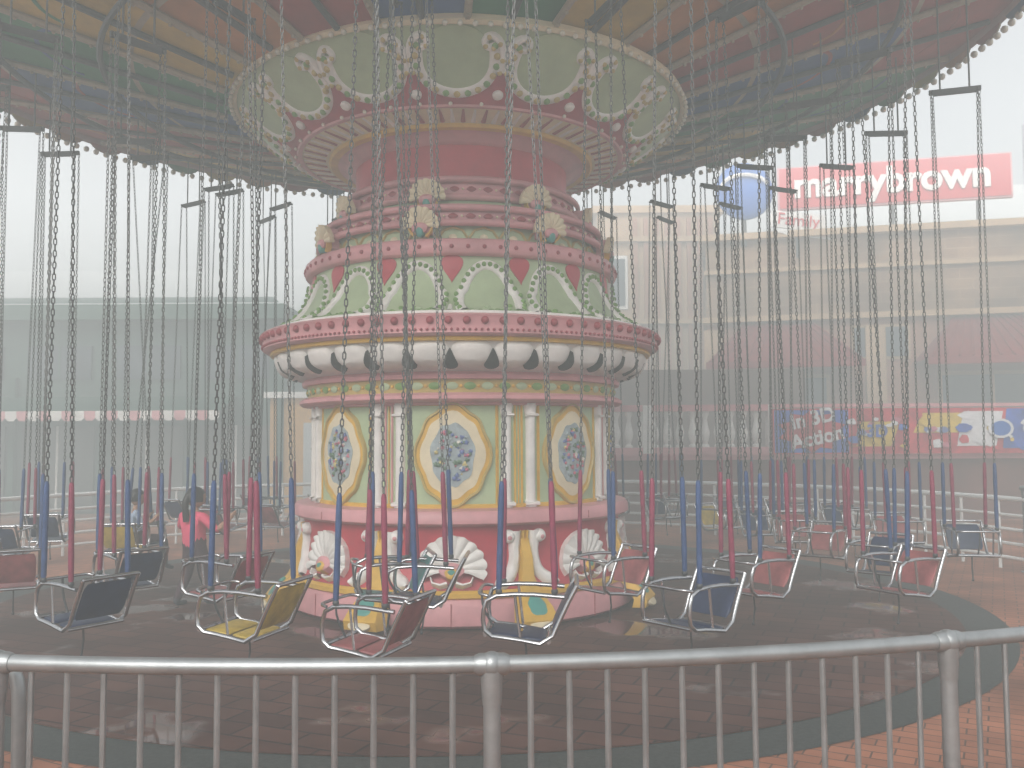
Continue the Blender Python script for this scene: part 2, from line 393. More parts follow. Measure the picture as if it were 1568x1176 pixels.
for k in range(16):
    th=(2+22.5*k)*d
    car.blob(O,th,LC*0.60,lambda ph:(0.33*math.cos(ph),0.31*math.sin(ph)),GREEN,off=0.01,seg=40)
    pts=[(0.345*math.cos(a)*(1+0.12*max(0,-math.sin(a))),0.34*math.sin(a)) for a in [R_(150+240*i/44) for i in range(45)]]
    car.ribbon(O,th,LC*0.60,pts,0.115,WHITE,h=0.03)
    for i in range(1,45,3):
        x,y=pts[i]; car.bead(O,th+x/2.1,LC*0.60+y,0.033,LEAF if i%2 else GOLD,0.025,9,6)
    t2=th+11.25*d
    for sg in (-1,1):
        pts=[tuple(q) for q in chaikin([Vector(q) for q in [(sg*0.03,-0.12),(sg*0.02,0.02),(sg*0.05,0.14),(sg*0.13,0.22),(sg*0.20,0.17),(sg*0.17,0.09),(sg*0.10,0.11)]],2)]
        car.ribbon(O,t2,LC*0.62,pts,0.085,WHITE,h=0.045,taper=lambda t:1-0.35*t)
        for q in pts[::5]: car.bead(O,t2+q[0]/2.15,LC*0.62+q[1],0.024,GOLD,0.04,7,5)
    car.blob(O,t2,LC*0.16,oval(0.05,0.05),WHITE,off=0.02,dome=0.02,seg=16)
for k in range(120):
    th=k*2*math.pi/120; O.ball(Sec([(2.45,5.2),(2.49,5.36)]).pt(th,0.04,0.02),0.026,BULB,8,5)
    if k%3==0: car.bead(O,th,0.02,0.02,BULB,0.012)
O.build('tower_ornaments',ride)

# canopy
K=MB()
NS=20
cols=[C_R,C_O,C_Y,C_G,C_B]
def und(r): return 5.32+(r-2.44)*0.247
for k in range(NS):
    thc=-110-18*k; m0=cols[k%5]; m1=cols[(k+1)%5]
    for (r0,r1,mm,ins) in ((2.40,3.3,m0,0),(3.3,3.36,RIB,0),(3.36,4.9,m0,0),(4.9,4.96,RIB,0),(4.96,6.1,m1 if k%2 else m0,0)):
        rows=[[(r*math.sin((thc+a)*d),-r*math.cos((thc+a)*d),und(r)) for a in [-9+18*j/6 for j in range(7)]] for r in (r0,(r0+r1)/2,r1)]
        K.grid(rows,mm)
    us=Sec([(2.44,und(2.44)-0.0),(6.1,und(6.1))])
    for rr_,w in ((1.5,0.5),(2.9,0.75)):
        pts=[(w*math.cos(a),0.32*math.sin(a)) for a in [math.pi*i/14 for i in range(15)]]
        us.ribbon(K,thc*d,rr_,pts,0.05,m1,h=0.01)
    a=(thc+9)*d
    K.tube([(r*math.sin(a),-r*math.cos(a),und(r)-0.04) for r in (2.45,3.5,4.6,6.05)],0.035,RIB,6)
    for i in range(22):
        r=2.55+i*0.16; K.ball((r*math.sin(a),-r*math.cos(a),und(r)-0.08),0.02,RIB,6,4)
    a2=thc*d
    K.tube([(r*math.sin(a2),-r*math.cos(a2),und(r)-0.03) for r in (2.45,6.0)],0.03,IRON,6)
for R in (3.6,4.7): K.tube([(R*math.sin(2*math.pi*i/80),-R*math.cos(2*math.pi*i/80),und(R)-0.10) for i in range(80)],0.03,IRON,6,closed=True)
K.lathe([(6.10,6.55),(6.16,6.50),(6.15,6.16),(6.12,6.13),(6.09,6.16),(6.08,6.26)],VAL,160)
for k in range(60):
    a=k*6*d
    ov=[(0.26*math.cos(q),0.14*math.sin(q)) for q in [math.pi*i/10 for i in range(11)]]
    K.grid([[Vector((R*math.sin(a+x/6.1),-R*math.cos(a+x/6.1),6.17-y*0.9)) for x,y in ov] for R in (6.10,6.12)],RIB)
    K.grid([[Vector((6.10*math.sin(a+x/6.1),-6.10*math.cos(a+x/6.1),z)) for x,y in ov for z in (6.17-y*0.9,)],[Vector((6.10*math.sin(a+x/6.1),-6.10*math.cos(a+x/6.1),6.19)) for x,y in ov]],cols[k%5])
for k in range(240):
    a=k*1.5*d; K.ball((6.11*math.sin(a),-6.11*math.cos(a),6.03),0.042,BULB,7,5)
K.lathe([(6.1,6.56),(4.5,6.95),(2.5,7.5),(1.0,8.0),(0.02,8.3)],C_R,80)
K.build('canopy',ride,rot=(0,R_(-1.2),0))

# ------------------------------------------------------------ chairs
def chain_mesh(n):
    c=MB(); p=0.036
    for i in range(n):
        z=-p*(i+0.5); pts=[]
        L=0.0165; W=0.0092
        for k in range(8):
            a=2*math.pi*(k+0.5)/8
            x=W*math.cos(a); y=(L*1.0)*math.sin(a)+(0.006 if math.sin(a)>0 else -0.006)
            pts.append((x,0,z+y) if i%2 else (0,x,z+y))
        c.tube(pts,0.0038,CHAINM,4,closed=True)
    me=c.build('tmp'); m=me.data; bpy.data.objects.remove(me); return m
NL=98; chain=chain_mesh(NL); CL=NL*0.036
def sleeve_mesh(col,nm):
    c=MB(); m=mat(nm,col,0.6,0.2,9,bump=0.2,dirt=0.1)
    c.tube([(0,0,0),(0,0,-0.02),(0,0,-0.15),(0,0,-0.3),(0,0,-0.45),(0,0,-0.58),(0,0,-0.60)],0.02,m,8,rad=[0.010,0.015,0.018,0.016,0.018,0.016,0.011])
    o=c.build('tmp'); q=o.data; bpy.data.objects.remove(o); return q
sl_b=sleeve_mesh((0.04,0.08,0.20),'sleeve_blue'); sl_p=sleeve_mesh((0.25,0.04,0.085),'sleeve_pink')
CS=0.88
def chair_frame():
    c=MB()
    for s in (-1,1):
        x=0.205*s
        c.tube(chaikin([(x,-0.34,0.30),(x,-0.27,0.17),(x,-0.16,-0.07),(x,0.06,-0.03),(x,0.24,-0.01),(x,0.255,0.12),(x,0.22,0.235),(x,0.0,0.25),(x,-0.26,0.23)],1),0.0145,CHROME,8)
        c.tube([(x,0.02,-0.02),(x,0.05,0.24)],0.009,CHROME,6)
        for y in (0.15,-0.2):
            c.ball((x*1.02,y,0.265),0.022,IRON,8,6)
    for y,z in ((-0.34,0.30),(0.24,-0.005),(-0.16,-0.05)):
        c.tube([(-0.205,y,z),(0.205,y,z)],0.0145,CHROME,8)
    c.tube(chaikin([(-0.205,0.22,0.235),(-0.19,0.27,0.245),(-0.1,0.285,0.245),(0.1,0.285,0.245),(0.19,0.27,0.245),(0.205,0.22,0.235)],1),0.011,CHROME,8)
    c.tube(chaikin([(0,0.28,0.24),(0,0.27,0.12),(0,0.2,0.0)],1),0.008,IRON,6)
    c.tube([(0,0.0,-0.05),(0,-0.01,-0.17),(0,0.01,-0.28)],0.007,IRON,6)
    c.ball((0,0.01,-0.29),0.014,IRON,8,6)
    o=c.build('tmp'); q=o.data; bpy.data.objects.remove(o); return q
def cushion(col,nm):
    c=MB(); m=mat(nm,col,0.42,0.2,8,dirt=0.2)
    def plate(p0,p1,t,w):
        p0=Vector(p0); p1=Vector(p1); dd=p1-p0; n=Vector((1,0,0)).cross(dd).normalized(); rows=[]
        for i in range(9):
            u=i/8; e=(1-abs(2*u-1)**6)
            row=[]
            for k in range(16):
                a=2*math.pi*k/16; cx=math.copysign(abs(math.cos(a))**0.35,math.cos(a)); sy=math.copysign(abs(math.sin(a))**0.6,math.sin(a))
                row.append(p0+dd*u+Vector((1,0,0))*w*cx*(0.9+0.1*e)+n*t*sy*(0.3+0.7*e))
            rows.append(row)
        c.grid(rows,m,closeu=True)
    plate((0,0.215,-0.01),(0,0.03,-0.03),0.015,0.178)
    plate((0,0.015,-0.032),(0,-0.14,-0.052),0.015,0.178)
    plate((0,-0.185,0.01),(0,-0.32,0.265),0.015,0.178)
    o=c.build('tmp'); q=o.data; bpy.data.objects.remove(o); return q
fr=chair_frame()
cu={'p':cushion((0.33,0.10,0.105),'seat_pink'),'b':cushion((0.018,0.032,0.085),'seat_navy'),'y':cushion((0.52,0.37,0.05),'seat_yellow'),'t':cushion((0.04,0.20,0.20),'seat_teal')}
def spreader_mesh(L):
    c=MB()
    c.box((0,0,0),(0.46,0.03,0.045),IRON); 
    c.box((0,0,-0.03),(0.38,0.02,0.015),IRON)
    for s in (-1,1):
        c.tube([(s*0.13,0,0.02),(s*0.13,0,L)],0.009,CHAINM,6)
        c.tube([(s*0.205,-0.05,0),(s*0.205,0.05,0)],0.012,IRON,6)
    o=c.build('tmp',smooth=False); q=o.data; bpy.data.objects.remove(o); return q
spr={}
def ob(name,me,parent,loc=(0,0,0)):
    o=bpy.data.objects.new(name,me); scene.collection.objects.link(o); o.parent=parent; o.location=loc; return o
def chair(th,R,col,ztop,jy=0.0,zs=0.60):
    a=th*d; x=CX+R*math.sin(a); y=CY-R*math.cos(a)
    e=empty('swing_chair',(x,y,zs),a+math.pi/2+R_(jy))
    ob('chair_frame',fr,e).scale=(CS,)*3; ob('seat_cushion',cu[col],e).scale=(CS,)*3
    zt=ztop-zs
    L=round(und(R)-0.1-ztop+0.02+ (-x+CX)*(-0.021),2)
    if L not in spr: spr[L]=spreader_mesh(L)
    s=ob('spreader_bar',spr[L],e,(0,0,zt)); s.rotation_euler=(0,0,-R_(jy))
    for sx in (-1,1):
        for sy in (0.15,-0.20):
            ca,sa=math.cos(-R_(jy)),math.sin(-R_(jy))
            tx,ty=sx*0.205,(0.04 if sy>0 else -0.04)
            top=Vector((tx*ca-ty*sa,tx*sa+ty*ca,zt)); bot=Vector((sx*0.209*CS,sy*CS,0.27*CS))
            dv=(bot-top); Ld=dv.length; q=Vector((0,0,-1)).rotation_difference(dv.normalized())
            rot=q@Quaternion((0,0,1),random.random()*6)
            c=ob('chain',chain,e,top); c.rotation_mode='QUATERNION'; c.rotation_quaternion=rot
            c.scale=(1,1,(Ld-0.56)/CL)
            c=ob('padded_sleeve',sl_p if (sx>0)==(sy>0) else sl_b,e,bot-dv.normalized()*0.60); c.rotation_mode='QUATERNION'; c.rotation_quaternion=rot
    return e
jz=lambda:0.62+random.uniform(-0.04,0.04)
outer=[(-27,4.7,'b',.63),(-12,4.7,'y',.65),(-3,4.7,'p',.58),(7.5,4.7,'b',.64),(20,4.7,'b',.63),(45,4.7,'p',.63),(74,5.05,'b',.62),(-51,4.35,'p',.62)]
inner=[(-42,3.7,'b',.62),(-25,3.65,'p',.64),(-5,3.6,'t',.66),(-1,3.7,'b',.66),(21,3.5,'p',.64),(35,4.0,'p',.62),(68.5,3.7,'p',.62),(56,4.3,'b',.62)]
for th,R,c,z in outer: chair(th,R,c,5.05,random.uniform(-20,20),z)
for th,R,c,z in inner: chair(th,R,c,4.95,random.uniform(-20,20),z)
t=89
while t<296:
    if not 238<t<262: chair(t+random.uniform(-2,2),4.7,random.choice('pbbpbt'),5.05,random.uniform(-20,20),jz())
    t+=13.5
t=84
while t<290:
    if not 244<t<276: chair(t+random.uniform(-2,2),3.55,random.choice('pbbypb'),4.95,random.uniform(-20,20),jz())
    t+=16
boychair=chair(267,3.6,'b',4.95,-55,0.58)
chair(246,3.5,'p',4.95,10,0.60)

# ------------------------------------------------------------ children on the ride
SKIN=mat('skin',(0.42,0.24,0.16),0.5,0.08,10); HAIR=mat('hair_black',(0.015,0.012,0.012),0.45,0.3,40); EYE=mat('eye_dark',(0.02,0.015,0.01),0.2)
LIP=mat('lips',(0.35,0.10,0.09),0.5); SHOE=mat('shoe',(0.05,0.05,0.06),0.5)
def person(name,loc,rz,shirt,trous,longhair,standing=False):
    e=empty(name,loc,rz)
    Z=0.50 if standing else 0.0
    V=[];E=[];Rr=[];tag=[]
    def J(p,r,par,tg):
        V.append(Vector(p)+Vector((0,0,Z))); Rr.append(r); tag.append(tg)
        if par is not None: E.append((par,len(V)-1))
        return len(V)-1
    pel=J((0,-0.06,0.10),0.098,None,'t'); sp1=J((0,-0.07,0.22),0.10,pel,'s'); ch=J((0,-0.08,0.36),0.11,sp1,'s'); nk=J((0,-0.075,0.46),0.042,ch,'k'); hd=J((0,-0.065,0.52),0.04,nk,'k')
    for s in (-1,1):
        if standing:
            st=0.10*s
            hp=J((s*0.07,-0.06,0.07),0.078,pel,'t'); kn=J((s*0.085,-0.03+st*0.5,-0.20),0.055,hp,'t'); an=J((s*0.09,-0.08+st,-0.44),0.038,kn,'t'); he=J((s*0.09,-0.09+st,-0.475),0.030,an,'h'); to=J((s*0.10,0.03+st,-0.485),0.026,he,'h')
            sh=J((s*0.14,-0.08,0.41),0.055,ch,'s'); el=J((s*0.27,-0.02,0.27),0.046,sh,'s'); wr=J((s*0.29,0.10,0.38),0.026,el,'k'); pm=J((s*0.295,0.12,0.425),0.022,wr,'k')
            ox,oy,oz=s*0.09,-0.025,0.045
        else:
            hp=J((s*0.07,-0.03,0.085),0.07,pel,'t'); kn=J((s*0.085,0.27,0.075),0.05,hp,'t'); an=J((s*0.085,0.28,-0.23),0.032,kn,'t'); he=J((s*0.085,0.29,-0.28),0.030,an,'h'); to=J((s*0.09,0.38,-0.30),0.026,he,'h')
            sh=J((s*0.125,-0.08,0.40),0.045,ch,'s'); el=J((s*0.20,-0.02,0.24),0.033,sh,'s'); wr=J((s*0.205,0.12,0.34),0.022,el,'k'); pm=J((s*0.205,0.145,0.38),0.022,wr,'k')
            ox,oy,oz=0,0,0
        for f in range(4):
            z=0.375+0.013*f
            a1=J((s*(0.232)+ox,0.155+oy,z+oz),0.006,pm,'k'); a2=J((s*(0.230)+ox,0.178+oy,z+0.002+oz),0.0055,a1,'k'); J((s*0.205+ox,0.182+oy,z+0.002+oz),0.005,a2,'k')
        t1=J((s*0.182+ox,0.150+oy,0.385+oz),0.007,pm,'k'); J((s*0.185+ox,0.175+oy,0.395+oz),0.006,t1,'k')
    me=bpy.data.meshes.new('body'); me.from_pydata(V,E,[]); o=bpy.data.objects.new('body',me); scene.collection.objects.link(o)
    m=o.modifiers.new('Skin','SKIN'); m.use_smooth_shade=True
    sv=me.skin_vertices[0].data
    for i,r in enumerate(Rr): sv[i].radius=(r,r*0.9); sv[i].use_root=(i==0)
    sb=o.modifiers.new('Sub','SUBSURF'); sb.levels=2; sb.render_levels=2
    dg=bpy.context.evaluated_depsgraph_get(); me2=bpy.data.meshes.new_from_object(o.evaluated_get(dg)); bpy.data.objects.remove(o)
    mats=[SKIN,shirt,trous,SHOE]; me2.materials.clear()
    for q in mats: me2.materials.append(q)
    ix={'k':0,'s':1,'t':2,'h':3}
    for p in me2.polygons:
        best=1e9;bt='s'
        for a,b in E:
            A=V[a];B=V[b]; ab=B-A; tt=max(0,min(1,(p.center-A).dot(ab)/max(1e-9,ab.length_squared))); dd=(A+ab*tt-p.center).length
            if dd<best: best=dd; bt=tag[b]
        p.material_index=ix[bt]; p.use_smooth=True
    ob('body',me2,e)
    h=MB(); hc=Vector((0,-0.055,0.60+Z))
    rows=[]
    for i in range(17):
        ph=math.pi*i/16; row=[]
        for k in range(24):
            a=2*math.pi*k/24; x=math.sin(ph)*math.cos(a); y=math.sin(ph)*math.sin(a); z=math.cos(ph)
            w=0.078*(1-0.22*max(0,-z)); dep=0.092*(1-0.15*max(0,-z))
            bump=0.016*math.exp(-((x*w)/0.010)**2-((z+0.12)/0.16)**2)*(1 if y>0 else 0)
            row.append(hc+Vector((x*w,y*dep+bump+(0.008 if z<-0.3 else 0)*max(0,y),z*0.108)))
        rows.append(row)
    h.grid(rows,SKIN,closeu=True)
    for s in (-1,1):
        h.ball(hc+Vector((s*0.030,0.080,0.005)),0.010,WHITE,8,6); h.ball(hc+Vector((s*0.030,0.088,0.005)),0.0055,EYE,8,6)
        h.ball(hc+Vector((s*0.078,0.0,-0.005)),0.020,SKIN,8,6,(0.4,0.7,1))
        h.tube([hc+Vector((s*0.018,0.088,0.025)),hc+Vector((s*0.042,0.078,0.026))],0.003,HAIR,5)
    h.ball(hc+Vector((0,0.084,-0.052)),0.018,LIP,10,6,(1,0.4,0.35))
    rows=[]
    for i in range(11):
        ph=math.pi*0.62*i/10; row=[]
        for k in range(28):
            a=2*math.pi*k/28; x=math.sin(ph)*math.cos(a); y=math.sin(ph)*math.sin(a); z=math.cos(ph)
            if y>0.35 and z<0.35: y=0.35*0.8
            j=1+0.02*math.sin(9*a+i)
            row.append(hc+Vector((x*0.088*j,y*0.100*j-0.008,z*0.118)))
        rows.append(row)
    h.grid(rows,HAIR,closeu=True)
    if longhair:
        h.tube(chaikin([hc+Vector((0,-0.085,0.03)),hc+Vector((0,-0.12,-0.05)),hc+Vector((0,-0.11,-0.16)),hc+Vector((0,-0.10,-0.24))],2),0.03,HAIR,10,rad=None)
    h.build('head',e)
    return e
SP=mat('shirt_pink',(0.72,0.09,0.17),0.7,0.1,6,bump=0.2); SB=mat('shirt_blue_white',(0.45,0.55,0.70),0.7,0.25,8,bump=0.2); TD=mat('trousers_dark',(0.06,0.03,0.04),0.8,0.2,8)
g=person('standing_girl',(-3.28,9.4,0.013),R_(-35),SP,TD,True,True); g.scale=(1.12,1.12,1.0)
p=person('seated_boy',(boychair.location.x,boychair.location.y,boychair.location.z-0.03),boychair.rotation_euler.z,SB,TD,False); p.scale=(0.88,0.88,0.88)

# ------------------------------------------------------------ fence
F=MB(); FR=7.12; FH=1.045
def fp(a,z,R=FR): return Vector((CX+R*math.sin(a*d),CY-R*math.cos(a*d),z))
F.tube([fp(-100+200*i/160,FH) for i in range(161)],0.025,STEEL,14)
pa=[3.9+12.2*k for k in range(-8,9)]
for a in pa:
    F.tube([fp(a,0.0),fp(a,FH-0.03)],0.026,STEEL,12)
    F.ball(fp(a,FH),0.038,STEEL,16,10)
    F.tube([fp(a-0.42,FH),fp(a-0.3,FH),fp(a+0.3,FH),fp(a+0.42,FH)],0.030,STEEL,14,rad=[0.027,0.033,0.033,0.027])
    F.tube([fp(a,FH-0.12),fp(a,FH-0.05),fp(a,FH)],0.03,STEEL,12,rad=[0.028,0.033,0.033])
    F.lathe([(0.026,0.012),(0.07,0.012),(0.07,0.0)],STEEL,16,c=(fp(a,0).x,fp(a,0).y))
for a0 in pa[:-1]:
    for j in range(1,13):
        aa=a0+12.2*j/13; jj=random.uniform(-0.03,0.03)
        F.tube([fp(aa+jj,0.10),fp(aa,FH-0.01)],0.0095,STEEL,8)
F.tube([fp(-100+200*i/160,0.10) for i in range(161)],0.014,STEEL,8)
F.tube(chaikin([(-3.2,3.35,0.99),(-2.0,3.0,0.99),(-1.66,2.92,0.99),(-1.60,2.91,0.98),(-1.585,2.905,0.85),(-1.585,2.905,0.0)],3),0.022,STEEL,12)
WR=mat('painted_rail_white',(0.80,0.82,0.82),0.4,0.08,6)
for z in (0.15,0.33,0.51,0.69,0.90):
    F.tube([fp(100+160*i/120,z) for i in range(121)],0.022 if z<0.9 else 0.032,WR,8)
for i in range(33):
    F.tube([fp(100+5*i,0),fp(100+5*i,0.92)],0.022,WR,8)
F.build('metal_fence')

# ------------------------------------------------------------ ground
pav=brickmat('wet_red_paving',(0.145,0.065,0.048),(0.092,0.042,0.034),(0.032,0.022,0.02),0.42,0.21,0.010,0.6,True,0.4)
orange=brickmat('orange_brick_paving',(0.44,0.18,0.105),(0.33,0.135,0.08),(0.12,0.08,0.06),0.22,0.11,0.006,0.6,False,0.5)
band=mat('dark_granite',(0.040,0.048,0.045),0.6,0.4,30,bump=0.3)
G=MB(); G.add([(-250,-120,0),(250,-120,0),(250,400,0),(-250,400,0)],[(0,1,2,3)],orange); G.build('ground',smooth=False)
def disc(name,r0,r1,z,m):
    g=MB(); g.lathe([(r0,z),(r1,z)],m,128,c=(CX,CY)) if r0>0 else g.add([(CX+r1*math.sin(2*math.pi*k/128),CY-r1*math.cos(2*math.pi*k/128),z) for k in range(128)],[tuple(range(128))],m)
    o=g.build(name,smooth=False)
    o.data.flip_normals() if o.data.polygons[0].normal.z<0 else None
disc('granite_border_path',4.90,5.28,0.004,band); disc('paved_ride_floor',0,4.90,0.008,pav)

# ------------------------------------------------------------ background buildings
STONE=brickmat('tan_stone_blocks',(0.36,0.23,0.14),(0.30,0.18,0.11),(0.44,0.32,0.22),0.6,0.25,0.012,0.8,rot=(R_(90),0,0))
CRM=mat('cream_render',(0.52,0.36,0.22),0.8,0.08,1.5,dirt=0.1); PEACH=mat('peach_render',(0.38,0.18,0.11),0.8,0.08,1.5,dirt=0.1)
TILE=mat('red_roof_tile',(0.24,0.02,0.02),0.6,0.2,4); GLASS=mat('window_glass',(0.06,0.08,0.10),0.1,0.3,1)
GW=mat('green_wall',(0.045,0.10,0.08),0.7,0.12,1.2,dirt=0.1); GRF=mat('green_roof',(0.03,0.09,0.065),0.6,0.15,2)
BRD=mat('brown_red_wall',(0.16,0.05,0.035),0.7,0.2,2); SIGNR=mat('sign_red',(0.55,0.012,0.02),0.35,0.05,2); SIGNB=mat('sign_blue',(0.02,0.14,0.50),0.35,0.15,2)
PALE=mat('pale_render',(0.50,0.52,0.52),0.8,0.06,1); BRN=mat('dark_brown_wall',(0.12,0.07,0.05),0.8,0.2,2)
def txt(body,size,loc,rot,m,name,parent,ext=0.02,off=0.0,shear=0):
    c=bpy.data.curves.new(name,'FONT'); c.body=body; c.size=size; c.extrude=ext; c.offset=off; c.shear=shear; c.align_x='CENTER'; c.align_y='CENTER'; c.materials.append(m)
    o=bpy.data.objects.new(name,c); scene.collection.objects.link(o); o.location=loc; o.rotation_euler=rot; o.parent=parent; return o
yaw=-R_(13)
rb=empty('restaurant_building',(5.0,22.6,0),yaw); b=MB()
b.box((8,4,2.3),(16,8,4.6),PEACH); b.box((8,4.05,5.65),(16,8,2.1),STONE)
b.box((8,3.95,6.78),(16.3,8.3,0.16),CRM); b.box((8,3.9,4.66),(16.2,8.3,0.14),CRM); b.box((8,3.97,5.9),(16.1,8.12,0.10),CRM)
for x in (0.15,4.0,8.8,13.4): b.box((x,-0.10,2.2),(0.45,0.3,4.4),CRM)
for x in (1.75,6.6,11.2,15.6):
    y0,y1=-1.8,0.0
    b.add([(x-1.75,y0,3.45),(x+1.75,y0,3.45),(x+0.8,y1,4.55),(x-0.8,y1,4.55),(x-1.75,y1,3.45),(x+1.75,y1,3.45)],[(0,1,2,3),(0,3,4),(1,5,2)],TILE)
    b.box((x,-1.79,3.38),(3.54,0.06,0.16),TILE)
    for u in range(13):
        xx=x-1.68+0.28*u; b.tube([(xx,y0,3.48),(x+(xx-x)*0.46,0.0,4.58)],0.03,TILE,5)
    b.box((x,-0.02,2.4),(2.4,0.12,1.7),CRM); b.box((x,-0.09,2.4),(2.2,0.04,1.5),GLASS)
    b.box((x,-0.12,2.4),(0.06,0.04,1.5),CRM)
for x in (4.15,8.9,13.4):
    for q in (-0.36,0.36):
        b.box((x+q,-0.03,4.0),(0.62,0.1,0.85),CRM); b.box((x+q,-0.09,4.0),(0.5,0.04,0.72),GLASS)
for x in (2.2,4.6,6.6): b.tube([(x,0.5,6.8),(x,0.5,8.4)],0.06,IRON,8)
b.build('walls',rb,smooth=False)
sg=empty('restaurant_sign',(5.0,22.6,0),yaw); b=MB()
b.box((4.55,0.2,8.0),(5.35,0.2,1.02),SIGNR); b.box((4.55,0.21,8.0),(5.45,0.16,1.10),PINK)
b.box((9.6,0.3,8.3),(4.0,0.2,1.9),mat('hoarding_grey',(0.35,0.38,0.42),0.7)); 
b.tube([(9.6,0.4,6.8),(9.6,0.4,7.4)],0.08,IRON,8)
b.build('sign_panel',sg,smooth=False)
txt('marrybrown',0.90,(4.5,0.06,8.02),(R_(90),0,0),WHITE,'sign_letters',sg,0.03,0.028)
gl=MB(); gl.ball((0,0,0),0.74,SIGNB,28,18,(1,0.35,1)); gl.tube([(0.5*math.cos(q)*1.2-0.05,-0.30,0.35*math.sin(q)) for q in [math.pi*(0.1+0.9*i/10) for i in range(11)]],0.05,WHITE,6)
gl.tube([(0,0.1,-1.4),(0,0.1,-0.6)],0.07,IRON,8)
gl.build('globe_sign',None,loc=(5.95,22.3,7.95))
b=MB(); b.box((0,0,0),(1.4,0.08,0.42),WHITE,Matrix.Rotation(R_(6),3,'Y')); b.add([(-0.7,-0.05,-0.22),(0.3,-0.05,-0.22),(0.9,-0.05,-0.5),(-0.3,-0.05,-0.35)],[(0,1,2,3)],WHITE); b.tube([(0,0.06,-0.9),(0,0.06,-0.1)],0.04,IRON,6)
o=b.build('script_sign',None,smooth=False,loc=(7.2,22.0,7.1)); txt('Family',0.42,(0,-0.06,0),(R_(90),R_(6),0),SIGNR,'letters',o,0.01)
cb=empty('cream_building',(2.5,24.5,0)); b=MB()
b.box((1.6,2,4.0),(3.4,4,8.0),CRM); b.box((1.6,1.95,8.05),(3.7,4.2,0.2),CRM)
for i in range(8): b.box((0.95+i*0.3,-0.05,4.3),(0.12,0.14,7.0),PEACH)
for z in (2.2,4.9,7.2): b.box((1.6,-0.06,z),(3.5,0.3,0.14),CRM)
for z in (1.1,3.5,6.0):
    b.box((0.42,-0.03,z),(0.62,0.12,1.5),WHITE); b.box((0.42,-0.10,z),(0.46,0.04,1.3),GLASS)
b.build('walls',cb,smooth=False)
tw=MB(); tw.box((8,19.4,0.62),(16,2.2,1.24),BRD); tw.box((8,19.35,1.29),(16.2,2.4,0.10),PINK); tw.box((3.5,20.35,2.3),(6.4,0.2,1.9),BRN); tw.build('terrace_wall',smooth=False)  # last box: dark brown backing that sets off the white balusters
bl=MB(); x=0.3
bl.box((2.75,18.15,1.42),(5.1,0.22,0.16),PINK); bl.box((2.75,18.15,2.30),(5.1,0.24,0.13),PINK)
while x<5.2:
    bl.lathe([(0.03,1.49),(0.08,1.49),(0.08,1.54),(0.04,1.57),(0.08,1.70),(0.09,1.80),(0.055,1.95),(0.04,2.06),(0.055,2.13),(0.08,2.17),(0.08,2.24)],WHITE,14,c=(x,18.15)); x+=0.26
for x in (0.15,2.75,5.3): bl.box((x,18.15,1.87),(0.2,0.26,0.98),WHITE)
bl.build('white_balustrade')
AB=mat('banner_blue',(0.04,0.10,0.42),0.4,0.5,3); AR=mat('banner_red',(0.50,0.03,0.05),0.4,0.4,3); AY=mat('banner_yellow',(0.65,0.45,0.05),0.4,0.3,3); AW=mat('banner_white',(0.7,0.7,0.72),0.4,0.15,6)
bn=empty('advertising_banner',(5.25,18.0,1.35)); b=MB()
b.box((4.6,0,0.46),(9.2,0.06,0.92),AR); b.box((4.6,0,0.98),(9.2,0.1,0.07),PINK)
rr=random.Random(3)
def patch(x,z,w,h,m,k,sh=0):
    b.add([(x-w/2-sh,-0.032-0.002*k,z-h/2),(x+w/2-sh,-0.032-0.002*k,z-h/2),(x+w/2+sh,-0.032-0.002*k,z+h/2),(x-w/2+sh,-0.032-0.002*k,z+h/2)],[(0,1,2,3)],m)
patch(0.8,0.46,1.5,0.86,AB,1); patch(2.1,0.4,0.8,0.5,AY,2,0.1); patch(2.8,0.5,0.5,0.8,AR,3); patch(3.4,0.62,0.9,0.4,AY,4,0.1); patch(4.2,0.5,0.8,0.7,AW,5,0.08); patch(5.4,0.5,1.4,0.8,AB,6,0.05); patch(7.2,0.5,1.8,0.8,AY,7,0.1); patch(8.5,0.5,0.9,0.8,AB,8)
for i in range(70):
    x=rr.uniform(1.6,9.0); z=rr.uniform(0.1,0.8); r=rr.uniform(0.04,0.16); m=rr.choice([AB,AR,AY,AW,AW,PB,PP])
    b.add([(x+r*rr.uniform(0.5,1.3)*math.cos(q*1.05),-0.052-i*0.0005,z+0.6*r*rr.uniform(0.6,1.3)*math.sin(q*1.05)) for q in range(6)],[(0,1,2,3,4,5)],m)
for x in (4.6,5.3,6.0):
    b.add([(x+0.26*math.cos(q*0.4488),-0.09,0.5+0.2*math.sin(q*0.4488)) for q in range(14)],[tuple(range(14))],AW)
    b.add([(x+0.20*math.cos(q*0.4488),-0.094,0.5+0.15*math.sin(q*0.4488)) for q in range(14)],[tuple(range(14))],SIGNB if x<5.9 else AR)
b.add([(0.8+(0.72 if q%2 else 0.52)*math.cos(q*math.pi/10),-0.05,0.46+(0.44 if q%2 else 0.34)*math.sin(q*math.pi/10)) for q in range(20)],[tuple(range(20))],AR)
b.build('printed_panel',bn,smooth=False)
txt('In 3D\nAction',0.40,(0.85,-0.10,0.52),(R_(90),R_(-12),0),AW,'lettering',bn,0.004,0.012)
txt('3D',0.34,(2.1,-0.10,0.45),(R_(90),0,0),AB,'lettering_3d',bn,0.004,0.01)
gbld=empty('green_building',(0,0,0)); b=MB()
b.box((-14.0,24,2.3),(17,6,4.6),GW); b.box((-14.0,23.8,4.7),(17.4,6.6,0.35),GRF)
b.add([(-22.5,20.5,4.9),(-5.4,20.5,4.9),(-6.5,24,5.6),(-22.5,24,5.6)],[(0,1,2,3)],GRF)
